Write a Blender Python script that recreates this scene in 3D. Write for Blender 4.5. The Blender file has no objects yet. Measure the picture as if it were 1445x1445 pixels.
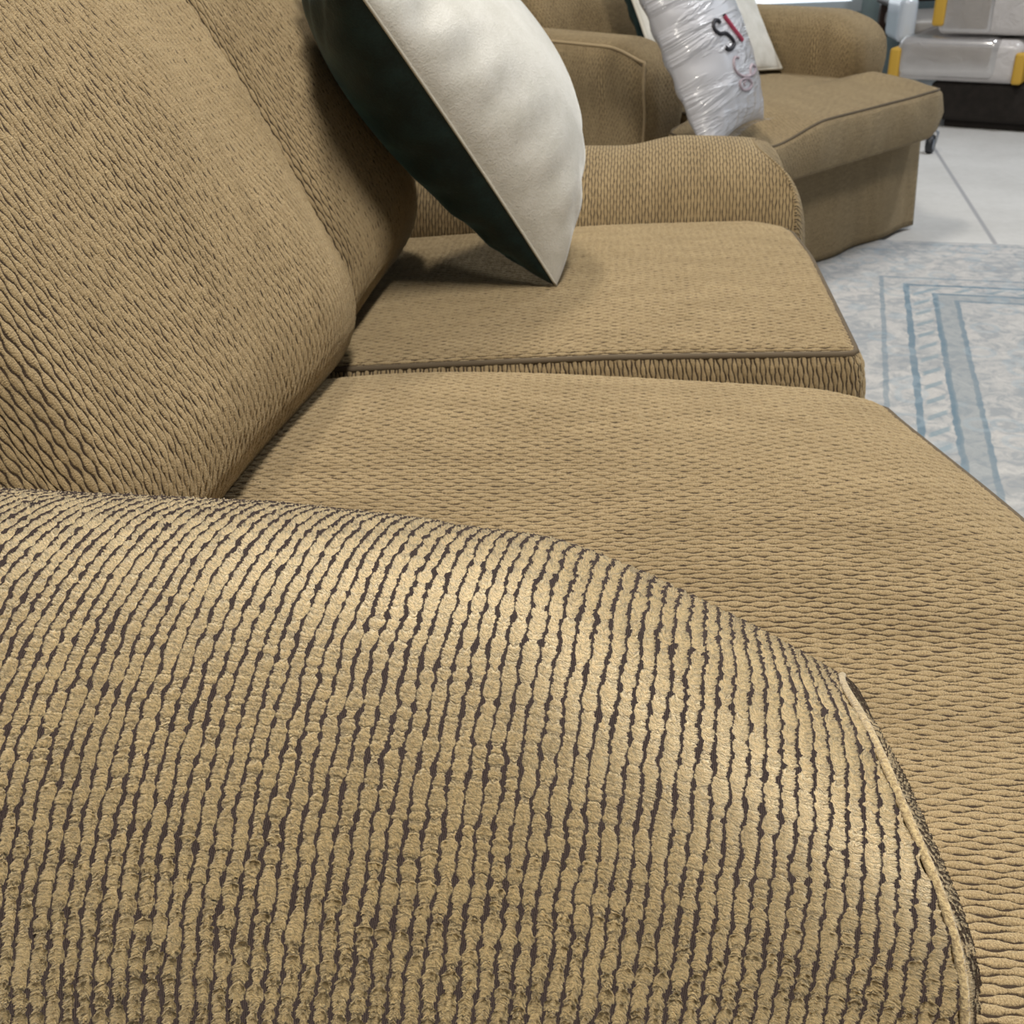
import bpy, bmesh, math, random
import numpy as np
from mathutils import Vector, Matrix
from mathutils.bvhtree import BVHTree

SC = bpy.context.scene
COL = SC.collection
rad = math.radians

# ------------------------------------------------------------------ camera
PITCH, ROLL, YAW, HC, FPX = 30.12, 2.7, 7.36, 0.884, 1457.0


def cam_basis():
    p, r, y = rad(PITCH), rad(ROLL), rad(YAW)
    head = Vector((-math.sin(y), math.cos(y), 0))
    R = Vector((math.cos(y), math.sin(y), 0))
    Z = Vector((0, 0, 1))
    fw = math.cos(p) * head - math.sin(p) * Z
    U = math.sin(p) * head + math.cos(p) * Z
    return math.cos(r) * R - math.sin(r) * U, math.cos(r) * U + math.sin(r) * R, fw


RT, UP, FW = cam_basis()
CAM = Vector((0, 0, HC))
cd = bpy.data.cameras.new('camera')
cam = bpy.data.objects.new('camera', cd)
COL.objects.link(cam)
m = Matrix((RT, UP, -FW)).transposed().to_4x4()
m.translation = CAM
cam.matrix_world = m
cd.sensor_width = 36
cd.lens = FPX / 1445 * 36
cd.clip_start = 0.02
cd.dof.use_dof = True
cd.dof.focus_distance = 0.56
cd.dof.aperture_fstop = cd.lens / 1.5
SC.camera = cam

# ------------------------------------------------------------------ world and light
w = bpy.data.worlds.new('world')
SC.world = w
w.use_nodes = True
bg = w.node_tree.nodes['Background']
bg.inputs[0].default_value = (0.86, 0.93, 1.0, 1)
bg.inputs[1].default_value = 0.11
vs = SC.view_settings
vs.view_transform = 'Standard'
vs.look = 'None'
vs.gamma = 1
vs.use_curve_mapping = False
vs.exposure = 0.0


def area(name, loc, target, sx, sy, power, color):
    l = bpy.data.lights.new(name, 'AREA')
    l.shape = 'RECTANGLE'
    l.size, l.size_y = sx, sy
    l.energy = power
    l.color = color
    o = bpy.data.objects.new(name, l)
    COL.objects.link(o)
    o.location = loc
    d = Vector(target) - Vector(loc)
    o.rotation_euler = d.to_track_quat('-Z', 'Y').to_euler()
    return o


area('ceiling_lamp', (-0.55, 2.1, 3.5), (-0.55, 2.1, 0), 0.28, 0.9, 60, (1.0, 0.94, 0.84))
area('ceiling_lamp', (0.40, -0.25, 2.9), (0.40, -0.25, 0), 0.28, 0.9, 82, (1.0, 0.94, 0.84))
area('ceiling_lamp', (2.1, 3.6, 3.6), (2.1, 3.6, 0), 0.28, 0.9, 66, (0.95, 0.97, 1.0))
area('window_daylight', (3.6, 4.6, 2.2), (0.9, 2.4, 0.2), 2.5, 1.8, 18, (0.76, 0.88, 1.0))


# ------------------------------------------------------------------ node helpers
class NT:
    def __init__(s, name):
        s.m = bpy.data.materials.new(name)
        s.m.use_nodes = True
        s.t = s.m.node_tree
        s.b = s.t.nodes['Principled BSDF']
        s.out = s.t.nodes['Material Output']

    def n(s, typ, **kw):
        x = s.t.nodes.new(typ)
        for k, v in kw.items():
            setattr(x, k, v)
        return x

    def put(s, sock, v):
        if isinstance(v, bpy.types.NodeSocket):
            s.t.links.new(v, sock)
        else:
            sock.default_value = v

    def math(s, op, a, b=None, c=None, clamp=False):
        x = s.n('ShaderNodeMath', operation=op)
        x.use_clamp = clamp
        s.put(x.inputs[0], a)
        if b is not None:
            s.put(x.inputs[1], b)
        if c is not None:
            s.put(x.inputs[2], c)
        return x.outputs[0]

    def xyz(s, a, b, c=0.0):
        x = s.n('ShaderNodeCombineXYZ')
        s.put(x.inputs[0], a), s.put(x.inputs[1], b), s.put(x.inputs[2], c)
        return x.outputs[0]

    def noise(s, vec, scale, detail=2.0, rough=0.5, color=False, distort=0.0):
        x = s.n('ShaderNodeTexNoise')
        if vec is not None:
            s.put(x.inputs['Vector'], vec)
        x.inputs['Scale'].default_value = scale
        x.inputs['Detail'].default_value = detail
        x.inputs['Roughness'].default_value = rough
        x.inputs['Distortion'].default_value = distort
        return x.outputs['Color' if color else 'Fac']

    def smooth(s, v, a, b, lo=0.0, hi=1.0):
        x = s.n('ShaderNodeMapRange', interpolation_type='SMOOTHSTEP')
        s.put(x.inputs[0], v)
        for i, q in enumerate((a, b, lo, hi)):
            s.put(x.inputs[i + 1], q)
        return x.outputs[0]

    def lin(s, v, a, b, lo=0.0, hi=1.0):
        x = s.n('ShaderNodeMapRange')
        s.put(x.inputs[0], v)
        for i, q in enumerate((a, b, lo, hi)):
            s.put(x.inputs[i + 1], q)
        return x.outputs[0]

    def mix(s, f, a, b, mode='MIX'):
        x = s.n('ShaderNodeMix', data_type='RGBA', blend_type=mode)
        s.put(x.inputs[0], f)
        for i, q in ((6, a), (7, b)):
            s.put(x.inputs[i], q if isinstance(q, bpy.types.NodeSocket) else (*q, 1))
        return x.outputs[2]

    def ramp(s, f, stops):
        x = s.n('ShaderNodeValToRGB')
        s.put(x.inputs[0], f)
        e = x.color_ramp.elements
        while len(e) < len(stops):
            e.new(0.5)
        for q, (p, c) in zip(e, stops):
            q.position, q.color = p, (*c, 1)
        return x.outputs[0]

    def bump(s, h, strength, dist):
        x = s.n('ShaderNodeBump')
        s.put(x.inputs['Height'], h)
        x.inputs['Strength'].default_value = strength
        x.inputs['Distance'].default_value = dist
        s.t.links.new(x.outputs[0], s.b.inputs['Normal'])
        return x


def simple(name, col, rough=0.6, **kw):
    a = NT(name)
    a.b.inputs['Base Color'].default_value = (*col, 1)
    a.b.inputs['Roughness'].default_value = rough
    for k, v in kw.items():
        a.b.inputs[k].default_value = v
    return a




def chenille(name, pitch=0.0050, disp=0.0, bump=0.0, fine=True, bands=0.07, base_w=0.40, slub_amp=0.62, wmax=0.50, hi=(0.55, 0.41, 0.20), lo=(0.37, 0.265, 0.12)):
    """Ribbed chenille: U runs across the ribs, V along them, both in metres."""
    a = NT(name)
    uv = a.n('ShaderNodeUVMap', uv_map='UVMap')
    sep = a.n('ShaderNodeSeparateXYZ')
    a.t.links.new(uv.outputs[0], sep.inputs[0])
    U, V = sep.outputs[0], sep.outputs[1]
    wob = a.math('MULTIPLY', a.math('SUBTRACT', a.noise(uv.outputs[0], 38.0, 1.0), 0.5), 0.58 * pitch)
    r = a.math('DIVIDE', a.math('ADD', U, wob), pitch)
    rid = a.math('FLOOR', r)
    fr = a.math('SUBTRACT', a.math('SUBTRACT', r, rid), 0.5)
    wn = a.n('ShaderNodeTexWhiteNoise', noise_dimensions='1D')
    a.t.links.new(rid, wn.inputs['W'])
    rnd = wn.outputs['Value']
    # plump slubs along every rib, and a weaker beat shared by neighbouring ribs
    nv = a.xyz(a.math('MULTIPLY', rid, 5.37), a.math('MULTIPLY', V, 145.0 if fine else 70.0))
    slub = a.noise(nv, 1.0, 3.0, 0.6)
    alt = a.math('MULTIPLY', a.math('MODULO', a.math('ABSOLUTE', rid), 2.0), math.pi)
    beat = a.math('SINE', a.math('ADD', a.math('ADD', a.math('MULTIPLY', V, 2 * math.pi / 0.0200), alt),
                                 a.math('ADD', a.math('MULTIPLY', rnd, 0.9), a.math('MULTIPLY', a.noise(uv.outputs[0], 12.0, 1.0), 5.0))))
    wv = a.math('ADD', base_w, a.math('MULTIPLY', a.math('SUBTRACT', slub, 0.5), slub_amp))
    wv = a.math('ADD', wv, a.math('MULTIPLY', beat, bands))
    wv = a.math('MINIMUM', a.math('MAXIMUM', wv, 0.20), wmax)
    if not fine:
        wv = a.math('ADD', wv, a.math('MULTIPLY', a.math('SUBTRACT', a.noise(uv.outputs[0], 650.0, 2.0, 0.6), 0.5), 0.26))
    if fine:
        rag = a.noise(uv.outputs[0], 900.0, 2.0, 0.6)
        wv = a.math('ADD', wv, a.math('MULTIPLY', a.math('SUBTRACT', rag, 0.5), 0.16))
    d = a.math('DIVIDE', a.math('ABSOLUTE', fr), wv)
    mask = a.smooth(d, 0.86 if fine else 0.56, 1.06, 1.0, 0.0)
    dome = a.math('MAXIMUM', a.math('SUBTRACT', 1.0, a.math('MULTIPLY', d, d)), 0.0)
    dome = a.math('POWER', dome, 0.70)
    h = a.math('MULTIPLY', dome, a.math('ADD', 0.35, a.math('MULTIPLY', wv, 1.4)))
    tuft = None
    if fine:
        # twisted tufts: little pinches across the yarn plus loose fibre
        tv = a.xyz(a.math('ADD', a.math('MULTIPLY', U, 400.0), a.math('MULTIPLY', rnd, 40)),
                   a.math('ADD', a.math('MULTIPLY', V, 760.0), a.math('MULTIPLY', U, 260.0)))
        tuft = a.noise(tv, 1.0, 3.0, 0.65, distort=0.6)
        fib = a.noise(a.xyz(a.math('ADD', U, V), a.math('MULTIPLY', a.math('SUBTRACT', V, U), 0.45)), 950.0, 4.0, 0.85)
        h = a.math('ADD', h, a.math('MULTIPLY', a.math('SUBTRACT', tuft, 0.5), a.math('MULTIPLY', mask, 0.55)))
        # pinches where the yarn is tied down, every few millimetres along a rib
        vo = a.n('ShaderNodeTexVoronoi', voronoi_dimensions='1D', feature='DISTANCE_TO_EDGE')
        vo.inputs['Scale'].default_value = 1.0
        skew = a.math('ABSOLUTE', fr)
        a.put(vo.inputs['W'], a.math('ADD', a.math('ADD', a.math('MULTIPLY', V, 175.0), a.math('MULTIPLY', rid, 31.7)),
                                     a.math('MULTIPLY', a.noise(uv.outputs[0], 300.0, 2.0), 1.9)))
        pin = a.math('MULTIPLY', a.smooth(vo.outputs['Distance'], 0.30, 0.0), a.smooth(slub, 0.62, 0.40, 0.15, 1.0))
        pin = a.math('MULTIPLY', pin, mask)
        h = a.math('SUBTRACT', h, a.math('MULTIPLY', pin, 0.70))
        hb = a.math('ADD', h, a.math('MULTIPLY', a.math('SUBTRACT', fib, 0.5), 1.2))
    else:
        hb = h
    # colour
    mott = a.noise(a.xyz(a.math('MULTIPLY', U, 30.0), a.math('MULTIPLY', V, 8.0)), 1.0, 4.0, 0.6)
    yarn = a.mix(a.smooth(mott, 0.2, 0.8), lo, hi)
    yarn = a.mix(a.math('MULTIPLY', rnd, 0.35 if fine else 0.2), yarn, lo)
    if fine:
        yarn = a.mix(a.smooth(tuft, 0.34, 0.56, 0.80, 0.0), yarn, (0.20, 0.138, 0.066))  # brownish shading between tufts, put into the yarn colour
        yarn = a.mix(a.math('MULTIPLY', pin, 0.65), yarn, (0.14, 0.095, 0.05))
        yarn = a.mix(a.smooth(fib, 0.50, 0.64, 0.0, 0.75), yarn, (0.95, 0.80, 0.50))  # cream highlights on the fuzz, painted into the colour
        yarn = a.mix(a.smooth(fib, 0.49, 0.36, 0.0, 0.75), yarn, (0.20, 0.14, 0.07))
        thr = a.math('SINE', a.math('MULTIPLY', U, 2 * math.pi / 0.00085))
        spk = a.noise(a.xyz(a.math('MULTIPLY', U, 1400.0), a.math('MULTIPLY', V, 1900.0)), 1.0, 1.0)
        gap = a.mix(a.smooth(thr, -0.2, 0.9), (0.055, 0.039, 0.036), (0.145, 0.102, 0.092))
        gap = a.mix(a.smooth(spk, 0.60, 0.78, 0, 0.6), gap, (0.22, 0.16, 0.13))
    else:
        gap = a.mix(0.0, (0.062, 0.042, 0.028), (0, 0, 0))
        fl = a.noise(uv.outputs[0], 1100.0, 2.0, 0.7)
        yarn = a.mix(a.smooth(fl, 0.35, 0.65, 0.60, 0.0), yarn, (0.17, 0.12, 0.06))
        hb = a.math('ADD', h, a.math('MULTIPLY', fl, 0.8))
    col = a.mix(mask, gap, yarn)
    a.put(a.b.inputs['Base Color'], col)
    a.b.inputs['Roughness'].default_value = 0.78
    a.b.inputs['Specular IOR Level'].default_value = 0.25
    a.put(a.b.inputs['Sheen Weight'], a.math('MULTIPLY', mask, 0.55 if fine else 0.30))
    a.b.inputs['Sheen Roughness'].default_value = 0.45
    a.b.inputs['Sheen Tint'].default_value = (1.0, 0.88, 0.66, 1)
    if bump:
        a.bump(hb, 1.0, bump)
    if disp:
        dn = a.n('ShaderNodeDisplacement')
        a.put(dn.inputs['Height'], hb)
        dn.inputs['Midlevel'].default_value = 0.5
        dn.inputs['Scale'].default_value = disp
        a.t.links.new(dn.outputs[0], a.out.inputs['Displacement'])
        a.m.displacement_method = 'BOTH'
    return a.m


def make_pale():
    a = NT('pale_chenille_cord')
    tc = a.n('ShaderNodeTexCoord')
    n1 = a.noise(tc.outputs['Object'], 500.0, 3.0, 0.7)
    a.put(a.b.inputs['Base Color'], a.mix(a.smooth(n1, 0.35, 0.65), (0.30, 0.215, 0.105), (0.60, 0.46, 0.24)))
    a.b.inputs['Roughness'].default_value = 0.85
    a.b.inputs['Sheen Weight'].default_value = 0.4
    a.bump(n1, 1.0, 0.0015)
    return a.m


M_ARM = chenille('chenille_close', pitch=0.0077, disp=0.0032, slub_amp=1.0, base_w=0.395, bands=0.03,
                 hi=(0.84, 0.63, 0.31), lo=(0.62, 0.455, 0.21))  # same fabric as the seat; lighter colours stand in for stronger light
M_FAB = chenille('chenille', bump=0.0015, fine=False, bands=0.22, base_w=0.50, slub_amp=0.40, wmax=0.64,
                 hi=(0.53, 0.395, 0.210), lo=(0.375, 0.272, 0.138))
M_SOFA = chenille('chenille_seat', disp=0.0024, fine=False, bands=0.22, base_w=0.47, slub_amp=0.40, wmax=0.60,
                  hi=(0.56, 0.425, 0.238), lo=(0.40, 0.297, 0.158))
M_WELT_PALE = make_pale()
M_WELT_TAN = simple('welt_cord_tan', (0.40, 0.30, 0.17), 0.8).m
M_WELT = simple('welt_cord', (0.105, 0.077, 0.045), 0.8).m


def make_velvet(name, c0, c1, sheen, tint, streak=60.0, rough=0.75):
    a = NT(name)
    tc = a.n('ShaderNodeTexCoord')
    n1 = a.noise(tc.outputs['Object'], 30.0, 4.0, 0.6)
    n2 = a.noise(tc.outputs['Object'], 420.0, 2.0, 0.6)
    f = a.math('ADD', a.math('MULTIPLY', n1, 0.65), a.math('MULTIPLY', n2, 0.35))
    a.put(a.b.inputs['Base Color'], a.mix(a.smooth(f, 0.35, 0.65), c0, c1))
    a.b.inputs['Roughness'].default_value = rough
    a.b.inputs['Sheen Weight'].default_value = sheen
    a.b.inputs['Sheen Roughness'].default_value = 0.35
    a.b.inputs['Sheen Tint'].default_value = (*tint, 1)
    a.b.inputs['Specular IOR Level'].default_value = 0.3
    a.bump(a.math('ADD', n2, a.math('MULTIPLY', n1, 2.0)), 0.5, 0.0012)
    return a.m


M_CREAM = make_velvet('cream_velvet', (0.62, 0.61, 0.56), (0.72, 0.71, 0.67), 0.6, (0.95, 0.98, 1.0))
M_GREEN = make_velvet('dark_green_velvet', (0.004, 0.013, 0.014), (0.010, 0.030, 0.032), 0.35, (0.20, 0.45, 0.50), rough=0.5)
M_CREAMCORD = simple('cream_cord', (0.62, 0.59, 0.52), 0.8).m


# ------------------------------------------------------------------ object helpers
def link(o, parent=None):
    COL.objects.link(o)
    if parent is not None:
        o.parent = parent
    return o


def mesh_np(name, V, Fq, mat, parent=None, uv=None, smooth=True):
    """V (n,3), Fq (m,4) quads, uv (m*4,2)."""
    me = bpy.data.meshes.new(name)
    V = np.asarray(V, np.float32)
    Fq = np.asarray(Fq, np.int32)
    me.vertices.add(len(V))
    me.vertices.foreach_set('co', V.ravel())
    me.loops.add(Fq.size)
    me.loops.foreach_set('vertex_index', Fq.ravel())
    me.polygons.add(len(Fq))
    me.polygons.foreach_set('loop_start', np.arange(0, Fq.size, 4, dtype=np.int32))
    if uv is not None:
        l = me.uv_layers.new(name='UVMap')
        l.data.foreach_set('uv', np.asarray(uv, np.float32).ravel())
    me.update(calc_edges=True)
    me.validate()
    me.polygons.foreach_set('use_smooth', np.full(len(Fq), smooth, bool))
    if mat:
        me.materials.append(mat)
    return link(bpy.data.objects.new(name, me), parent)


def grid_faces(n, mm, flip=False, wrap=False):
    i = np.arange(n - 1)[:, None]
    jn = mm if wrap else mm - 1
    j = np.arange(jn)[None, :]
    j2 = (j + 1) % mm
    a = i * mm + j
    b = i * mm + j2
    c = (i + 1) * mm + j2
    d = (i + 1) * mm + j
    f = np.stack(np.broadcast_arrays(a, b, c, d), -1).reshape(-1, 4)
    return f[:, ::-1] if flip else f


def surf(name, P, UVg, mat, parent=None, flip=False):
    """P (n,m,3) grid, UVg (n,m,2)."""
    n, mm = P.shape[:2]
    f = grid_faces(n, mm, flip)
    uv = UVg.reshape(-1, 2)[f.ravel()] if UVg is not None else None
    return mesh_np(name, P.reshape(-1, 3), f, mat, parent, uv)


def sstep(x, a, b):
    t = np.clip((x - a) / (b - a), 0, 1)
    return t * t * (3 - 2 * t)


def rbox(name, dims, r, deform, mat, parent=None, res=0.012, uvmode='seat', uvfun=None, nmax=110, coarse=()):
    """Rounded box (local centre origin, size dims, edge radius r) warped by deform(X,Y,Z,nx,ny,nz)->world xyz.
    UVs in metres; the ribs run along V."""
    hx, hy, hz = (d / 2 for d in dims)
    H = np.array([hx, hy, hz])
    rr = np.broadcast_to(np.array(r, float), (3,)).min()
    Vs, Fs, UVs = [], [], []
    off = 0
    for ax in range(3):
        for sg in (-1, 1):
            u, v = [k for k in range(3) if k != ax]
            rs = (res,) * 3 if np.isscalar(res) else res
            if (ax, sg) in coarse:
                rs = (0.03,) * 3

            def samp(h, r1):
                # at least a few rows on the rounded rims
                n = int(np.clip(2 * h / r1, 6, nmax if np.isscalar(res) else 4000))
                k = max(4, int(rr / r1 * 1.4))
                e = h - rr * (1 - np.linspace(0, 1, k + 1) ** 1.0)
                mid = np.linspace(-(h - rr), h - rr, max(3, n - 2 * k))
                return np.unique(np.round(np.concatenate([-e, mid, e]), 7))
            su, sv = samp(H[u], rs[u]), samp(H[v], rs[v])
            A, B = np.meshgrid(su, sv, indexing='ij')
            Q = np.zeros(A.shape + (3,))
            Q[..., u], Q[..., v], Q[..., ax] = A, B, sg * H[ax]
            inn = np.clip(Q, -(H - rr), H - rr)
            D = Q - inn
            L = np.linalg.norm(D, axis=-1, keepdims=True)
            P = inn + D / np.maximum(L, 1e-9) * rr
            W = deform(P[..., 0], P[..., 1], P[..., 2])
            W = np.stack(W, -1)
            f = grid_faces(*A.shape, flip=((sg > 0) == (ax == 1)))
            if uvmode == 'seat':
                uvg = {2: (Q[..., 1], Q[..., 0]), 0: (Q[..., 1], Q[..., 2]), 1: (Q[..., 0], Q[..., 2])}[ax]
            else:
                uvg = {0: (Q[..., 1], Q[..., 2]), 1: (Q[..., 0], Q[..., 2]), 2: (Q[..., 1], Q[..., 0])}[ax]
            uvg = np.stack(uvg, -1)
            if uvfun is not None:
                uvg = uvfun(ax, sg, W, uvg)
            Vs.append(W.reshape(-1, 3))
            Fs.append(f + off)
            UVs.append(uvg.reshape(-1, 2)[f.ravel()])
            off += A.size
    o = mesh_np(name, np.concatenate(Vs), np.concatenate(Fs), mat, parent, np.concatenate(UVs))
    bm = bmesh.new()
    bm.from_mesh(o.data)
    bmesh.ops.remove_doubles(bm, verts=bm.verts, dist=2e-5)
    bmesh.ops.recalc_face_normals(bm, faces=bm.faces)
    bm.to_mesh(o.data)
    bm.free()
    return o


def tube(name, pts, rad_, mat, parent=None, n=8, closed=False):
    P = np.asarray(pts, float)
    N = len(P)
    if closed:
        T = np.roll(P, -1, 0) - np.roll(P, 1, 0)
    else:
        T = np.gradient(P, axis=0)
    T /= np.linalg.norm(T, axis=1, keepdims=True) + 1e-12
    ref = np.array([0, 0, 1.0]) if abs(T[:, 2]).mean() < 0.8 else np.array([1.0, 0, 0])
    S = np.cross(T, ref)
    S /= np.linalg.norm(S, axis=1, keepdims=True) + 1e-12
    B = np.cross(S, T)
    a = np.linspace(0, 2 * np.pi, n, endpoint=False)
    R = np.broadcast_to(np.asarray(rad_, float), (N,))
    G = P[:, None] + R[:, None, None] * (np.cos(a)[None, :, None] * S[:, None] + np.sin(a)[None, :, None] * B[:, None])
    f = grid_faces(N, n, wrap=True)
    if closed:
        j = np.arange(n)
        f = np.concatenate([f, np.stack([(N - 1) * n + j, (N - 1) * n + (j + 1) % n, (j + 1) % n, j], -1)])
    s = np.concatenate([[0], np.cumsum(np.linalg.norm(np.diff(P, axis=0), axis=1))])
    uvv = np.stack([np.repeat(s, n), np.tile(a * float(R.mean()), N)], -1)[f.ravel()]
    return mesh_np(name, G.reshape(-1, 3), f, mat, parent, uvv)


def thing(name, label, cat, loc=(0, 0, 0), group=None):
    o = bpy.data.objects.new(name, None)
    o.empty_display_size = 0.1
    COL.objects.link(o)
    o.location = loc
    o['label'], o['category'] = label, cat
    if group:
        o['group'] = group
    return o


def rebase(o):
    """Keep world-space mesh data under an Empty that sits at the thing's base."""
    for ch in [c for c in bpy.data.objects if c.parent == o]:
        ch.matrix_parent_inverse = Matrix.Translation(-Vector(o.location))


def struct(o):
    o['kind'] = 'structure'
    return o


def pixray(u, v):
    return (RT * ((u - 722.5) / FPX) + UP * ((722.5 - v) / FPX) + FW).normalized()


# ------------------------------------------------------------------ setting: floor, rug, wall, window
def make_floor():
    a = NT('pale_concrete')
    tc = a.n('ShaderNodeTexCoord')
    mp = a.n('ShaderNodeMapping')
    mp.inputs['Rotation'].default_value = (0, 0, rad(6.4))
    a.t.links.new(tc.outputs['Object'], mp.inputs[0])
    n1 = a.noise(tc.outputs['Object'], 3.0, 6.0, 0.6)
    n2 = a.noise(tc.outputs['Object'], 40.0, 3.0, 0.6)
    c = a.ramp(a.math('ADD', a.math('MULTIPLY', n1, 0.7), a.math('MULTIPLY', n2, 0.3)),
               [(0.3, (0.50, 0.49, 0.47)), (0.7, (0.66, 0.65, 0.63))])
    sp = a.n('ShaderNodeSeparateXYZ')
    a.t.links.new(mp.outputs[0], sp.inputs[0])
    # saw-cut joint, one every 1.8 m
    ph = a.math('MODULO', a.math('ADD', sp.outputs[0], 18.0 - JX), 1.8)
    dd = a.math('ABSOLUTE', a.math('SUBTRACT', ph, 0.9))
    cut = a.smooth(dd, 0.890, 0.897)
    a.put(a.b.inputs['Base Color'], a.mix(cut, c, (0.34, 0.34, 0.35)))
    a.b.inputs['Roughness'].default_value = 0.55
    a.bump(n2, 0.15, 0.002)
    bm = bmesh.new()
    bmesh.ops.create_cube(bm, size=1, matrix=Matrix.Translation((1.2, 2.6, -0.05)) @ Matrix.Diagonal((7.0, 8.4, 0.1, 1)))
    me = bpy.data.meshes.new('floor')
    bm.to_mesh(me)
    bm.free()
    me.materials.append(a.m)
    return struct(link(bpy.data.objects.new('floor', me)))


_ja = rad(6.4)
JX = (1.186 * math.cos(_ja) - 4.371 * math.sin(_ja))
make_floor()


def box_obj(name, lo, hi, mat, parent=None, bevel=0.0):
    bm = bmesh.new()
    lo, hi = Vector(lo), Vector(hi)
    c = (lo + hi) / 2
    d = hi - lo
    bmesh.ops.create_cube(bm, size=1, matrix=Matrix.Translation(c) @ Matrix.Diagonal((*d, 1)))
    if bevel:
        bmesh.ops.bevel(bm, geom=bm.edges[:], offset=bevel, segments=3, affect='EDGES', profile=0.5)
    me = bpy.data.meshes.new(name)
    bm.to_mesh(me)
    bm.free()
    me.materials.append(mat)
    return link(bpy.data.objects.new(name, me), parent)


WY = 6.5


def make_wall():
    a = NT('grey_teal_paint')
    tc = a.n('ShaderNodeTexCoord')
    n = a.noise(tc.outputs['Object'], 6.0, 4.0)
    a.put(a.b.inputs['Base Color'], a.mix(n, (0.20, 0.27, 0.28), (0.26, 0.33, 0.34)))
    a.b.inputs['Roughness'].default_value = 0.6
    fr = simple('window_frame_paint', (0.42, 0.47, 0.50), 0.5).m
    x0, x1, z0, z1 = -0.6, 1.235, 0.335, 2.3
    bm = bmesh.new()
    for lo, hi in (((-2.3, WY, 0), (x0, WY + 0.15, 2.8)), ((x1, WY, 0), (4.7, WY + 0.15, 2.8)),
                   ((x0, WY, 0), (x1, WY + 0.15, z0)), ((x0, WY, z1), (x1, WY + 0.15, 2.8))):
        lo, hi = Vector(lo), Vector(hi)
        bmesh.ops.create_cube(bm, size=1, matrix=Matrix.Translation((lo + hi) / 2) @ Matrix.Diagonal((*(hi - lo), 1)))
    me = bpy.data.meshes.new('wall_back')
    bm.to_mesh(me)
    bm.free()
    me.materials.append(a.m)
    struct(link(bpy.data.objects.new('wall_back', me)))
    # window: frame plus a bright daylight pane
    bm = bmesh.new()
    t = 0.05
    for lo, hi in (((x0, WY - 0.02, z0), (x0 + t, WY + 0.1, z1)), ((x1 - t, WY - 0.02, z0), (x1, WY + 0.1, z1)),
                   ((x0 + t, WY - 0.02, z0), (x1 - t, WY + 0.1, z0 + t)), ((x0 + t, WY - 0.02, z1 - t), (x1 - t, WY + 0.1, z1))):
        lo, hi = Vector(lo), Vector(hi)
        bmesh.ops.create_cube(bm, size=1, matrix=Matrix.Translation((lo + hi) / 2) @ Matrix.Diagonal((*(hi - lo), 1)))
    me = bpy.data.meshes.new('window_1')
    bm.to_mesh(me)
    bm.free()
    me.materials.append(fr)
    wo = struct(link(bpy.data.objects.new('window_1', me)))
    e = NT('daylit_pane')
    tc = e.n('ShaderNodeTexCoord')
    n = e.noise(tc.outputs['Object'], 9.0, 3.0)
    e.put(e.b.inputs['Base Color'], (0.8, 0.85, 0.9, 1))
    e.put(e.b.inputs['Emission Color'], e.mix(n, (0.80, 0.90, 1.0), (1.0, 1.0, 1.0)))
    e.b.inputs['Emission Strength'].default_value = 1.0
    e.b.inputs['Roughness'].default_value = 0.1
    box_obj('pane', (x0 + t, WY + 0.03, z0 + t), (x1 - t, WY + 0.045, z1 - t), e.m, wo)


make_wall()

RV = Vector((0.180, 0.9837, 0))
RH = Vector((0.9837, -0.180, 0))
RUG_CORNER = Vector((0.66, 2.77, 0)) - 0.352 * RH + 0.352 * RV


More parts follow.
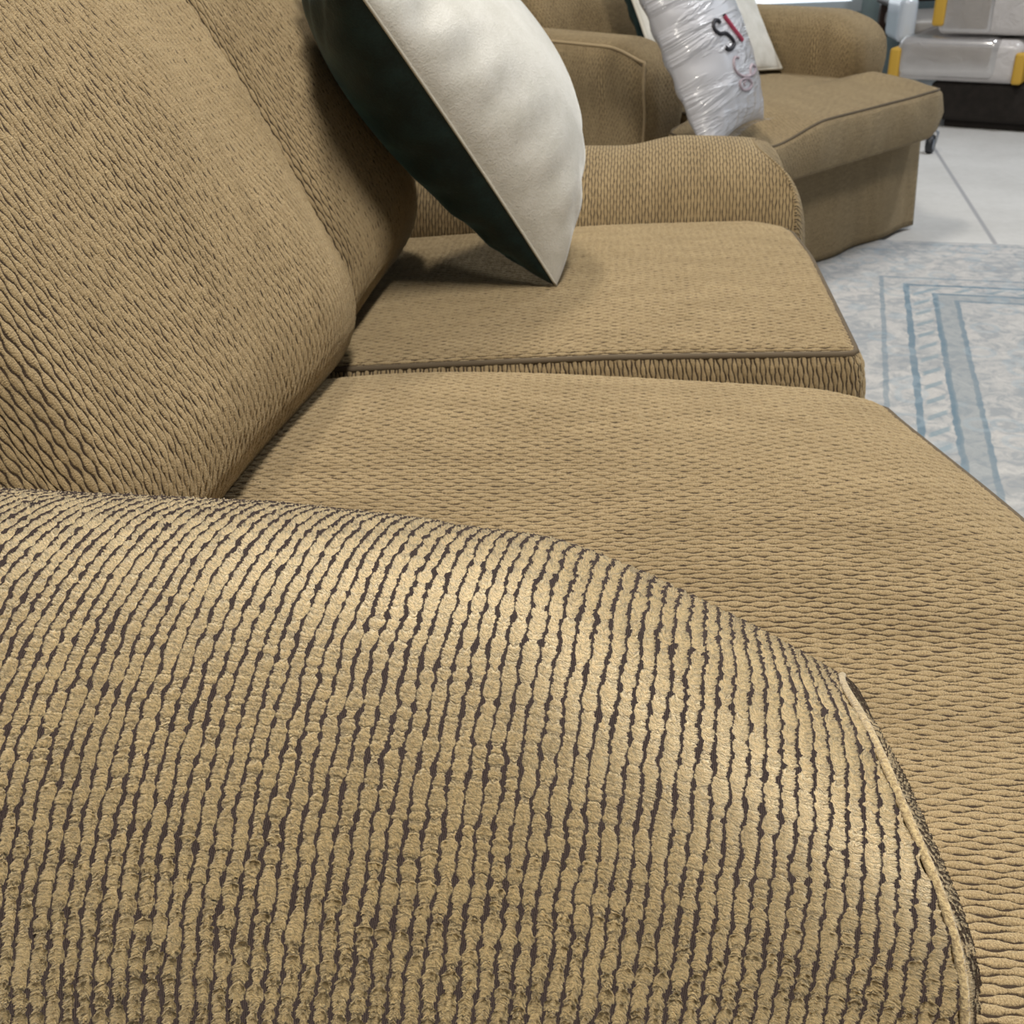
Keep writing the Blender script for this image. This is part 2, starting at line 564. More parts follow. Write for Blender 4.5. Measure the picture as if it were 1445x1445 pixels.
def make_rug():
    a = NT('distressed_rug')
    tc = a.n('ShaderNodeTexCoord')
    sp = a.n('ShaderNodeSeparateXYZ')
    a.t.links.new(tc.outputs['Object'], sp.inputs[0])
    X, Y = sp.outputs[0], a.math('MULTIPLY', sp.outputs[1], -1.0)    # distances from the left and the far edge
    wob = a.math('MULTIPLY', a.math('SUBTRACT', a.noise(tc.outputs['Object'], 30.0, 2.0), 0.5), 0.010)
    X2, Y2 = a.math('ADD', X, wob), a.math('ADD', Y, wob)
    dx = a.math('MINIMUM', X2, a.math('SUBTRACT', 1.9, X2))
    dy = a.math('MINIMUM', Y2, a.math('SUBTRACT', 2.7, Y2))
    D = a.math('MINIMUM', dx, dy)
    n1 = a.noise(tc.outputs['Object'], 5.0, 6.0, 0.65)
    n2 = a.noise(tc.outputs['Object'], 22.0, 5.0, 0.7, distort=1.2)
    n3 = a.noise(tc.outputs['Object'], 300.0, 2.0, 0.6)
    base = a.ramp(n1, [(0.30, (0.33, 0.345, 0.36)), (0.5, (0.49, 0.485, 0.48)), (0.72, (0.56, 0.535, 0.515))])
    base = a.mix(a.smooth(n2, 0.46, 0.62, 0, 0.7), base, (0.285, 0.315, 0.345))
    base = a.mix(a.smooth(n2, 0.46, 0.36, 0, 0.6), base, (0.60, 0.59, 0.57))

    def line(pos, wd, soft=0.003):
        return a.smooth(a.math('ABSOLUTE', a.math('SUBTRACT', D, pos)), wd + soft, wd, 0.0, 1.0)
    fade = a.smooth(n1, 0.25, 0.55, 0.55, 1.0)
    blue = (0.115, 0.195, 0.26)
    c = base
    for pos, wd, f in ((0.352, 0.004, 0.55), (0.412, 0.0055, 0.85), (0.478, 0.005, 0.85), (0.527, 0.004, 0.75), (0.10, 0.004, 0.3), (0.03, 0.004, 0.3)):
        c = a.mix(a.math('MULTIPLY', a.math('MULTIPLY', line(pos, wd), fade), f), c, blue)
    band = a.math('MULTIPLY', a.smooth(a.math('ABSOLUTE', a.math('SUBTRACT', D, 0.5025)), 0.024, 0.020), a.math('MULTIPLY', fade, 0.55))
    c = a.mix(band, c, (0.25, 0.295, 0.325))
    # ornament dashes between the second and the third line
    along = a.math('ADD', X, a.math('MULTIPLY', Y, 1.0))
    dash = a.smooth(a.math('SINE', a.math('MULTIPLY', along, 2 * math.pi / 0.075)), 0.45, 0.8)
    inband = a.smooth(a.math('ABSOLUTE', a.math('SUBTRACT', D, 0.445)), 0.023, 0.015)
    c = a.mix(a.math('MULTIPLY', a.math('MULTIPLY', dash, inband), a.math('MULTIPLY', fade, 0.75)), c, (0.22, 0.30, 0.35))
    vor = a.n('ShaderNodeTexVoronoi')
    vor.inputs['Scale'].default_value = 11.0
    a.t.links.new(tc.outputs['Object'], vor.inputs['Vector'])
    ring = a.smooth(a.math('ABSOLUTE', a.math('SUBTRACT', vor.outputs['Distance'], 0.33)), 0.09, 0.03, 0, 0.35)
    c = a.mix(ring, c, (0.34, 0.42, 0.48))
    c = a.mix(a.smooth(n3, 0.3, 0.7, 0.0, 0.15), c, (0.25, 0.27, 0.29))
    a.put(a.b.inputs['Base Color'], c)
    a.b.inputs['Roughness'].default_value = 0.95
    a.b.inputs['Specular IOR Level'].default_value = 0.1
    a.bump(n3, 0.5, 0.002)
    o = box_obj('area_rug', (0, -2.7, 0.0005), (1.9, 0, 0.009), a.m)
    o.matrix_world = Matrix((RH, RV, Vector((0, 0, 1)))).transposed().to_4x4()
    o.location = RUG_CORNER
    o['label'] = 'pale grey-blue distressed rug with striped border in front of the loveseat'
    o['category'] = 'rug'


make_rug()

# ------------------------------------------------------------------ the loveseat
sofa = thing('loveseat', 'tan ribbed chenille loveseat filling the foreground, its near rolled arm closest', 'sofa', (-0.1, 1.1, 0.01))


def make_arm(name, yc, sgn, a_half, zc, bx, bseam, xs_tab, inner_drop, mat, mat_panel, dx, nt, bump_step=None, kx0=-0.03, kexp=None, mexp=2.6, bulge=0.034, skew=0.0):
    """Rolled arm. yc centre, sgn=+1 when the outer side is towards -y. bx: (x,b) table of the roll height."""
    xb = -0.56
    # cross-section parameter: outer wall up, superellipse over, inner wall down
    z0 = 0.03
    n1, n2, n3 = int(nt * .36), int(nt * .5), int(nt * .14)
    sec = []
    for k in range(n1):
        sec.append(('o', k / n1))
    for k in range(n2):
        sec.append(('a', k / (n2 - 1)))
    for k in range(1, n3 + 1):
        sec.append(('i', k / n3))
    kind = np.array([s[0] for s in sec])
    par = np.array([s[1] for s in sec])
    th = np.where(kind == 'a', math.pi * par, np.where(kind == 'o', 0, math.pi))

    def section(b, mexp):
        c, s_ = np.cos(th), np.sin(th)
        ux = np.sign(c) * np.abs(c) ** (2 / mexp)
        uz = np.abs(s_) ** (2 / mexp)
        y = -a_half * ux
        z = zc + b * uz
        z = np.where(kind == 'o', z0 + (zc - z0) * par, z)
        z = np.where(kind == 'i', zc - (zc - 0.2) * par, z)
        return y, z
    ys, zs = section(bseam, mexp)
    sth = np.sin(th)
    xs = xs_tab[0] - xs_tab[1] * sth ** 4
    zs = zs - inner_drop * sstep(ys, -0.06, a_half) * np.where(kind == 'o', 0, 1)
    N = int(0.70 / dx)
    g = np.linspace(0, 1, N)
    P = np.zeros((N, len(sec), 3))
    xq = np.array([p[0] for p in bx])
    bq = np.array([p[1] for p in bx])
    for i, q in enumerate(g):
        xx = xb + q * (xs - xb)
        b = np.interp(xx, xq, bq)
        k = np.clip((xx - kx0) / (xs - kx0), 0, 1)
        wgt = k ** kexp if kexp else 1 - np.sqrt(np.maximum(1 - k ** 2.0, 0))
        # per-point exponent blend
        yA, zA = section(1.0, 2.0)
        zA = np.where(kind == 'a', zc + b * (zA - zc), zA)
        P[i, :, 0] = xx
        P[i, :, 1] = yc + sgn * (yA * (1 - wgt) + ys * wgt)
        P[i, :, 2] = zA * (1 - wgt) + zs * wgt
    if bump_step is not None:
        f = sstep(P[..., 0], bump_step[0], bump_step[1]) * np.clip((P[..., 2] - zc) / 0.1, 0, 1)
        P[..., 2] += f * bump_step[2]
    mid = N // 2
    arc = np.concatenate([[0], np.cumsum(np.linalg.norm(np.diff(P[mid], axis=0), axis=1))])
    UV = np.zeros(P.shape[:2] + (2,))
    kk = -skew - (0.6 if skew else 0) * np.maximum(0, -P[..., 0] - 0.05)
    UV[..., 0] = P[..., 0] + kk * (arc[None, :] - arc[int(nt * .5)])
    # keep rib spacing where the body curls over to the front seam
    UV[..., 1] = arc[None, :]
    body = surf(name, P, UV, mat, sofa, flip=(sgn < 0))
    # padded front panel inside the seam
    S = np.stack([xs, yc + sgn * ys, zs + (bump_step[2] * np.clip((zs - zc) / 0.1, 0, 1) if bump_step else 0)], -1)
    C = np.array([xs.max(), yc, 0.30])
    K = 60 if nt > 300 else 16
    rho = np.sin(np.linspace(math.pi / 2, 0.02, K))
    Q = np.zeros((K, len(sec), 3))
    for i, r_ in enumerate(rho):
        Q[i] = C + (S - C) * r_
        Q[i, :, 0] = C[0] + (S[:, 0] - C[0]) * r_ ** 1.5 + bulge * np.sqrt(max(1 - r_ ** 2, 0)) ** 0.9
    ca, sa = math.cos(rad(32)), math.sin(rad(32))
    yy, zz = (Q[..., 1] - yc) * sgn, Q[..., 2]
    UVp = np.stack([yy * ca - zz * sa + 0.3, yy * sa + zz * ca], -1)
    surf('front_panel', Q, UVp, mat_panel, body, flip=(sgn < 0))
    if nt > 300:
        tube('seam_welt', S[n1 // 3:len(sec) - n3:4] + np.array([0.002, 0, 0.0005]), 0.0024, M_WELT_PALE, body, n=8)
    else:
        tube('welt', S[n1 // 3::max(1, nt // 120)] + np.array([0.001, 0, 0]), 0.0022, mat, body, n=6)
    return body


make_arm('arm', 0.44, 1, 0.152, 0.40,
         [(-0.6, .228), (-0.37, .2176), (-0.2, .211), (-0.115, .201), (-0.10, .197), (-0.014, .185), (0.05, .178), (0.15, .175)], 0.115, (0.149, 0.024), 0.060,
         M_ARM, M_SOFA, 0.0010, 720, kx0=-0.05, kexp=1.5, mexp=2.8, bulge=0.034, skew=0.09)
make_arm('arm', 1.785, -1, 0.150, 0.40,
         [(-0.6, .152), (-0.2, .145), (0.0, .141), (0.2, .141)], 0.127, (0.250, 0.055), 0.0,
         M_FAB, M_FAB, 0.008, 120, bump_step=(-0.02, 0.08, 0.016))


def piping_seat(dims, r, deform, dz, parent, name='piping', rad_=0.0040):
    hx, hy, hz = (d / 2 for d in dims)
    k = r * 0.30
    a = []
    n = 60
    X1, Y1 = hx - k, hy - k
    cr = max(r - k, 0.004)
    for (cx, cy, t0) in ((X1 - cr, Y1 - cr, 0), (-X1 + cr, Y1 - cr, 90), (-X1 + cr, -Y1 + cr, 180), (X1 - cr, -Y1 + cr, 270)):
        for q in np.linspace(t0, t0 + 90, 7):
            a.append((cx + cr * math.cos(rad(q)), cy + cr * math.sin(rad(q))))
    a = np.array(a + a[:1])
    s = np.concatenate([[0], np.cumsum(np.linalg.norm(np.diff(a, axis=0), axis=1))])
    t = np.linspace(0, s[-1], 260)[:-1]
    X, Y = np.interp(t, s, a[:, 0]), np.interp(t, s, a[:, 1])
    W = np.stack(deform(X, Y, np.full_like(X, hz - k)), -1)
    W[:, 2] += dz
    return tube(name, W, rad_, M_WELT, parent, closed=True)


# far seat cushion: x -.44..0.25, y 1.085..1.645
FD = (0.69, 0.555, 0.125)


def far_seat(X, Y, Z):
    x = X - 0.095
    y = Y + 1.365
    xn, yn, zn = X / 0.345, Y / 0.2775, Z / 0.0625
    zt = np.interp(x, [-0.44, -0.33, -0.03, 0.26], [0.430, 0.435, 0.450, 0.456])
    top = np.clip((zn + 1) / 2, 0, 1)
    crown = 0.012 * np.clip(1 - xn ** 2, 0, 1) ** .6 * np.clip(1 - yn ** 2, 0, 1) ** .6
    z = 0.325 + (zt - 0.325 + crown) * top
    fx = np.clip((xn + 1) / 2, 0, 1)
    x = x - 0.012 * fx * sstep(yn, 0.2, 1.0) + 0.010 * fx * np.clip(1 - zn ** 2, 0, 1)
    y = y - 0.006 * np.clip(1 - zn ** 2, 0, 1) * (yn < 0)
    z = z - 0.012 * sstep(xn, .8, 1.05) * sstep(yn, .7, 1.0)
    return x, y, z


fs = rbox('seat_cushion', FD, 0.016, far_seat, M_SOFA, sofa, res=(0.0035, 0.0009, 0.003), coarse=((2, -1),))
piping_seat(FD, 0.016, far_seat, 0.0012, fs)

# near seat cushion (its ear wraps in front of the near arm)
ND = (0.74, 0.905, 0.13)


def near_seat(X, Y, Z):
    xn, yn, zn = X / 0.37, Y / 0.4525, Z / 0.065
    fx = np.clip((xn + 1) / 2, 0, 1)
    y0 = Y + 0.6225                                 # .17 .. 1.075
    xf = np.interp(y0, [0.17, 0.58, 0.70, 0.76, 0.865, 1.0, 1.075], [0.375, 0.372, 0.362, 0.345, 0.315, 0.278, 0.262])
    x = -0.44 + fx * (xf + 0.44)
    ear = sstep(x, 0.085, 0.120)
    y = y0 + 0.420 * (1 - ear) * np.clip((0.60 - y0) / 0.43, 0, 1)
    top = np.clip((zn + 1) / 2, 0, 1)
    yr = np.clip((y - 0.60) / 0.475, 0, 1)
    zt = 0.432 + 0.028 * np.sin(np.pi * np.clip(yr, 0, 1) ** 1.6) ** .6 * np.clip(1 - xn ** 4, 0, 1)
    zt = zt - 0.022 * sstep(y, 1.02, 1.085)
    zt = zt + ear * (0.020 * sstep(y, 0.58, 0.36) - 0.030 * sstep(y, 0.32, 0.16))
    zt = zt - 0.010 * sstep(xn, 0.75, 1.05) + 0.006 * np.sin(x * 9) * np.sin(y * 11)
    z = 0.315 + (zt - 0.315) * top
    x = x + 0.012 * fx * np.clip(1 - zn ** 2, 0, 1)
    return x, y, z


def near_uv(ax, sg, W, uv):
    if ax == 2:
        y = W[..., 1]
        return np.stack([y, W[..., 0]], -1)
    if ax == 0:
        return np.stack([W[..., 1], W[..., 2]], -1)
    return np.stack([W[..., 0], W[..., 2]], -1)


ns = rbox('seat_cushion', ND, 0.024, near_seat, M_SOFA, sofa, uvfun=near_uv, res=(0.0022, 0.00068, 0.003), coarse=((2, -1), (1, -1)))
piping_seat(ND, 0.024, near_seat, 0.0012, ns)


# back cushions
def back_cushion(name, y0, y1, Pf, lean, height, thick, r, bulge, parent, mat=None, far_round=0.0, low_round=0.06, skewx=0.0, res=0.010, seed=0, hfun=None, axes=None):
    al = rad(lean)
    n = np.array([math.cos(al), 0, math.sin(al)])
    wv = np.array([-math.sin(al), 0, math.cos(al)])
    yw = (y1 - y0)
    rng = np.random.default_rng(seed)
    ph = rng.uniform(0, 6.28, 8)

    def d(X, Y, Z):
        # X thickness, Y width, Z height (centred)
        tn, yn, hn = X / (thick / 2), Y / (yw / 2), Z / (height / 2)
        by = np.clip(1 - np.abs(yn) ** 2.6, 0, 1)
        bh = np.clip(1 - np.abs(hn) ** 2.4, 0, 1)
        front = np.clip((tn + 1) / 2, 0, 1)
        tt = X - thick / 2 + front * bulge * by ** .7 * bh ** .7
        tt = tt - front * low_round * np.clip(1 - (Z + height / 2) / 0.11, 0, 1) ** 2
        tt = tt - front * far_round * sstep(yn, 0.15, 1.0) ** 1.6
        # soft folds
        tt = tt + front * (0.0045 * np.sin(9 * Y / yw + 5 * Z / height + ph[0]) * by + 0.003 * np.sin(17 * Y / yw - 9 * Z / height + ph[1]) * bh)
        hh = Z + height / 2
        yy = Y + (y0 + y1) / 2
        pos = [Pf[0] + n[0] * tt + wv[0] * hh - skewx * np.clip(y1 - yy, 0, 1), yy, Pf[2] + n[2] * tt + wv[2] * hh]
        return pos
    return rbox(name, (thick, yw, height), r, d, mat or M_SOFA, parent, res=res, uvmode='back', coarse=((0, -1), (2, -1)))


back_cushion('back_cushion', 0.545, 1.115, (-0.275, 0, 0.462), 26, 0.50, 0.19, 0.045, 0.045, sofa, res=(0.006, 0.0008, 0.0025), seed=3, skewx=0.085)
back_cushion('back_cushion', 1.120, 1.670, (-0.300, 0, 0.458), 26, 0.50, 0.19, 0.05, 0.050, sofa, far_round=0.13, res=(0.006, 0.0010, 0.0035), seed=8)


def plain(dims, ctr):
    def d(X, Y, Z):
        return X + ctr[0], Y + ctr[1], Z + ctr[2]
    return d


def lean_back(X, Y, Z):
    s = (Z + 0.35) / 0.7
    return X - 0.66 - 0.20 * s, Y + 1.11, Z + 0.48


rbox('back', (0.12, 1.60, 0.70), 0.05, lean_back, M_FAB, sofa, res=0.04, uvmode='back')
rbox('base', (0.76, 1.02, 0.20), 0.02, plain(None, (-0.23, 1.11, 0.215)), M_FAB, sofa, res=0.04)


def wavy_panel(name, A, B, z0, z1, mat, parent, amp=0.004, flare=0.02, waves=7.0, thick=0.012):
    A, B = np.array(A), np.array(B)
    L = np.linalg.norm(B - A)
    t = np.linspace(0, 1, int(L / 0.012) + 2)
    dirv = (B - A) / L
    nr = np.array([dirv[1], -dirv[0]])
    zz = np.linspace(z0, z1, 16)
    G = []
    for side in (0, 1):
        P = np.zeros((len(t), len(zz), 3))
        for j, z in enumerate(zz):
            k = (z1 - z) / (z1 - z0)
            off = amp * k * np.sin(t * waves * 2 * math.pi * L + 1.0) + flare * k - side * thick
            P[:, j, :2] = A + (t[:, None] * L) * dirv + off[:, None] * nr
            P[:, j, 2] = z
        G.append(P)
    P0, P1 = G
    n, mm = P0.shape[:2]
    V = np.concatenate([P0.reshape(-1, 3), P1.reshape(-1, 3)])
    f0 = grid_faces(n, mm)
    f1 = grid_faces(n, mm, flip=True) + n * mm
    idx = np.arange(n * mm).reshape(n, mm)
    ring = np.concatenate([idx[:, 0], idx[-1, 1:], idx[::-1, -1][1:], idx[0, ::-1][1:]])
    q = np.stack([ring[:-1], ring[1:], ring[1:] + n * mm, ring[:-1] + n * mm], -1)
    Fq = np.concatenate([f0, f1, q])
    s = np.repeat(t * L, mm)
    zc = np.tile(zz, n)
    uvv = np.tile(np.stack([s, zc], -1), (2, 1))
    o = mesh_np(name, V, Fq, mat, parent, uvv[Fq.ravel()])
    bm = bmesh.new()
    bm.from_mesh(o.data)
    bmesh.ops.recalc_face_normals(bm, faces=bm.faces)
    bm.to_mesh(o.data)
    bm.free()
    return o


wavy_panel('skirt', (0.165, 0.31), (0.165, 1.92), 0.014, 0.300, M_FAB, sofa, flare=0.012)
rebase(sofa)

# ------------------------------------------------------------------ throw pillows


def pillow_pt(p, q, side, S, T, pinch=0.07, wr=0.004, ph=0.0, power=0.46, slump=0.0):
    """p,q in [-1,1]; S=(sa,sb) sizes; returns local (a,b,n)."""
    a = p * S[0] / 2 * (1 - pinch * (1 - q ** 2) * np.abs(p))
    b = q * S[1] / 2 * (1 - pinch * (1 - p ** 2) * np.abs(q))
    e = np.clip((1 - p ** 2) * (1 - q ** 2), 0, 1)
    h = T * e ** power * (1 - slump * p)
    # gathers that run in from the seam
    ed = np.clip(1 - np.minimum(1 - np.abs(p), 1 - np.abs(q)) / 0.45, 0, 1)
    h = h + wr * ed * np.clip(e * 6, 0, 1) * (np.sin(p * 23 + ph + q * 4) * (np.abs(q) > np.abs(p)) + np.sin(q * 21 + ph * 2 + p * 5) * (np.abs(p) >= np.abs(q)))
    return a, b, side * h


def pillow_mesh(name, frame, S, T, side, mat, parent, n=72, **kw):
    O, A, B, N = frame
    t = np.sin(np.linspace(-math.pi / 2, math.pi / 2, n))
    p, q = np.meshgrid(t, t, indexing='ij')
    a, b, h = pillow_pt(p, q, side, S, T, **kw)
    P = O + a[..., None] * A + b[..., None] * B + h[..., None] * N
    UV = np.stack([a, b], -1)
    return surf(name, P, UV, mat, parent, flip=side < 0)


def pillow_seam(name, frame, S, mat, parent, r=0.003, pinch=0.07):
    O, A, B, N = frame
    k = np.linspace(-1, 1, 50)[:-1]
    p = np.concatenate([k, np.ones_like(k), -k, -np.ones_like(k)])
    q = np.concatenate([-np.ones_like(k), k, np.ones_like(k), -k])
    a, b, h = pillow_pt(p, q, 1, S, 0.0, pinch=pinch, wr=0)
    return tube(name, O + a[:, None] * A + b[:, None] * B + h[:, None] * N, r, mat, parent, n=6, closed=True)


def frame_from(O, A, B):
    A = np.array(A, float)
    A /= np.linalg.norm(A)
    B = np.array(B, float)
    B -= A * (A @ B)
    B /= np.linalg.norm(B)
    return np.array(O, float), A, B, np.cross(B, A)


def corner_frame(tip, A, B, S):
    """Frame of a pillow whose corner p=-1,q=-1 sits at tip."""
    O, A, B, N = frame_from(tip, A, B)
    return O + A * S[0] / 2 + B * S[1] / 2, A, B, N


def on_z(u, v, z):
    d = pixray(u, v)
    return np.array(CAM + d * ((z - HC) / d.z))


def on_x(u, v, x):
    d = pixray(u, v)
    return np.array(CAM + d * (x / d.x))


tipP = on_z(785, 403, 0.462)
topP = on_x(500, -20, -0.27)
PS = (0.48, 0.38)
fr = corner_frame(tipP, topP - tipP, (-0.14, 1.0, 0.16), PS)
pl = thing('throw_pillow', 'cream and dark green velvet throw pillow leaning on the loveseat back', 'pillow', tuple(tipP))
pillow_mesh('front_panel', fr, PS, 0.114, 1, M_CREAM, pl, ph=0.7, slump=0.50, wr=0.005)['label'] = 'cream velvet front'
pillow_mesh('back_panel', fr, PS, 0.112, -1, M_GREEN, pl, ph=2.0, power=0.42, slump=-0.15, wr=0.006)['label'] = 'dark green velvet back'
pillow_seam('seam_piping', fr, PS, M_CREAMCORD, pl, r=0.0018)
rebase(pl)

# ------------------------------------------------------------------ the armchair beyond
CH_O = np.array([0.557, 2.828])
CH_Y = 0.831
cdv = np.array([math.sin(CH_Y), -math.cos(CH_Y)])
crv = np.array([math.cos(CH_Y), math.sin(CH_Y)])
CW, CZ, CA, CE, CAW = 0.951, 0.438, 0.604, 0.217, 0.135
chair = thing('armchair', 'tan ribbed chenille armchair angled behind the loveseat, plastic-wrapped pillow on its seat', 'armchair',
              (CH_O[0] - 0.4 * cdv[0], CH_O[1] - 0.4 * cdv[1], 0.01))


def CL(a, b, z):
    return (CH_O[0] + a * cdv[0] + b * crv[0], CH_O[1] + a * cdv[1] + b * crv[1], z)


CSD = (0.70, CW, 0.15)


def chair_seat(X, Y, Z):
    xn, yn, zn = X / 0.35, Y / (CW / 2), Z / 0.075
    fx = np.clip((xn + 1) / 2, 0, 1)
    a = -0.70 + fx * 0.70
    ear = sstep(a, -CE - 0.03, -CE + 0.02)
    half = (CW / 2 - CAW - 0.005) + (CAW + 0.005) * ear
    b = yn * half
    top = np.clip((zn + 1) / 2, 0, 1)
    zt = CZ + 0.016 * np.clip(1 - yn ** 2, 0, 1) * np.clip(1 - xn ** 2, 0, 1)
    zt = zt - 0.020 * sstep(a, -0.30, 0.0) - 0.006 * sstep(yn, 0.8, 1.0) * ear - 0.030 * sstep(yn, -0.25, -0.7) * sstep(a, -0.35, 0.0)
    zt = zt + ear * (0.016 * np.exp(-((yn - 0.80) / 0.16) ** 2) - 0.014 * np.exp(-((yn + 0.72) / 0.25) ** 2)) * sstep(xn, 1.05, .75)
    zb = 0.285
    z = zb + (zt - zb) * top
    bul = 0.012 * np.clip(1 - zn ** 2, 0, 1)
    a = a + bul * sstep(xn, 0.5, 1) - 0.03 * sstep(np.abs(yn), 0.8, 1.0) * fx ** 4 + 0.004 * np.sin(yn * 14) * (xn > .9) * (1 - zn ** 2)
    b = b + bul * ear * np.sign(yn) * sstep(np.abs(yn), 0.5, 1)
    return CL(a, b, z)


cs = rbox('seat_cushion', CSD, 0.02, chair_seat, M_FAB, chair, res=0.015)
piping_seat(CSD, 0.02, chair_seat, 0.0, cs, rad_=0.0036)


def chair_arm(sg):
    L, Wd, Hh = 0.72, CAW + 0.03, 0.42
    r = 0.055

    def d(X, Y, Z):
        xn, zn = X / (L / 2), Z / (Hh / 2)
        a = X - L / 2 - CE - (0.062 if sg < 0 else 0.0)
        b = sg * (CW / 2 - CAW / 2 - 0.004) + Y
        up = np.clip((zn + 1) / 2, 0, 1)
        z = 0.19 + up * (CA - 0.19 + 0.012 * (1 - xn) / 2 - 0.03 * sstep(xn, 0.55, 1.0) ** 1.5)
        b = b + np.sign(Y) * 0.012 * np.exp(-((up - 0.80) / 0.14) ** 2)
        a = a + 0.012 * np.exp(-((up - 0.75) / 0.2) ** 2) * (xn > 0.6)
        return CL(a, b, z)
    o = rbox('arm', (L, Wd, Hh), r, d, M_FAB, chair, res=0.014)
    # welt along both top edges of the arm
    t = np.linspace(-1, 1, 60)
    for e in (-1, 1):
        X = np.concatenate([t * (L / 2 - r * 0.3), np.full(30, L / 2 - r * 0.3)])
        Zt = np.concatenate([np.full_like(t, Hh / 2 - r * 0.28), Hh / 2 - r * 0.28 - np.linspace(0.006, 0.22, 30)])
        W = np.stack(d(X, np.full_like(X, e * (Wd / 2 - r * 0.28)), Zt), -1)
        if sg < 0 and e < 0:
            tube('welt', W, 0.004, M_WELT_TAN, o, n=6)
    return o


chair_arm(-1)
chair_arm(1)


def chair_back_cushion(X, Y, Z):
    tn, yn, hn = X / 0.10, Y / 0.33, Z / 0.24
    bul = 0.05 * np.clip(1 - np.abs(yn) ** 2.4, 0, 1) ** .7 * np.clip(1 - np.abs(hn) ** 2.4, 0, 1) ** .7 * np.clip((tn + 1) / 2, 0, 1)
    h = Z + 0.24
    a = -0.76 + X - 0.10 + bul - 0.40 * h + 0.004 * np.sin(Y * 30 + Z * 20)
    return CL(a, Y, CZ + 0.02 + h * 0.93 + 0.25 * bul)


rbox('back_cushion', (0.20, 0.70, 0.48), 0.05, chair_back_cushion, M_FAB, chair, res=0.016, uvmode='back')


def chair_back(X, Y, Z):
    h = Z + 0.38
    return CL(-1.06 + X - 0.22 * h, Y, 0.12 + h)


rbox('back', (0.13, CW - 0.02, 0.76), 0.05, chair_back, M_FAB, chair, res=0.03, uvmode='back')
rbox('base', (0.78, CW - 0.10, 0.20), 0.02, lambda X, Y, Z: CL(X - 0.55, Y, Z + 0.20), M_FAB, chair, res=0.04)
h_ = CW / 2
c1 = CL(-0.100, -h_ + 0.035, 0)[:2]
c2 = CL(-0.095, h_ + 0.040, 0)[:2]
c3 = CL(-0.98, h_ + 0.02, 0)[:2]
c4 = CL(-0.98, -h_ + 0.035, 0)[:2]
wavy_panel('skirt', c1, c2, 0.013, 0.30, M_FAB, chair, amp=0.006, flare=0.02, waves=4)
wavy_panel('skirt', c2, c3, 0.013, 0.30, M_FAB, chair, amp=0.004, flare=0.02, waves=3)
wavy_panel('skirt', c4, c1, 0.013, 0.30, M_FAB, chair, amp=0.004, flare=0.02, waves=3)
rebase(chair)

# cream and green pillow behind the wrapped one
D3 = np.array([cdv[0], cdv[1], 0.0])
R3 = np.array([crv[0], crv[1], 0.0])
Z3 = np.array([0, 0, 1.0])
PS2 = (0.48, 0.53)
brp = on_z(1103, 97, CZ + 0.015)
A2 = Z3 * 0.85 - D3 * 0.50
B2 = R3
fr2 = frame_from(brp + (A2 / np.linalg.norm(A2)) * PS2[0] / 2 - R3 * PS2[1] / 2, A2, B2)
p2 = thing('throw_pillow', 'cream throw pillow with dark green edge on the armchair, behind the plastic-wrapped pillow', 'pillow', tuple(brp - R3 * 0.23))
pillow_mesh('front_panel', fr2, PS2, 0.04, 1, M_CREAM, p2, ph=1.9, wr=0.002)['label'] = 'cream velvet front'
pillow_mesh('back_panel', fr2, PS2, 0.085, -1, M_GREEN, p2, ph=0.3, power=0.36)['label'] = 'dark green velvet back'
pillow_seam('seam_piping', fr2, PS2, M_CREAMCORD, p2, r=0.004)
rebase(p2)

# plastic-wrapped white pillow


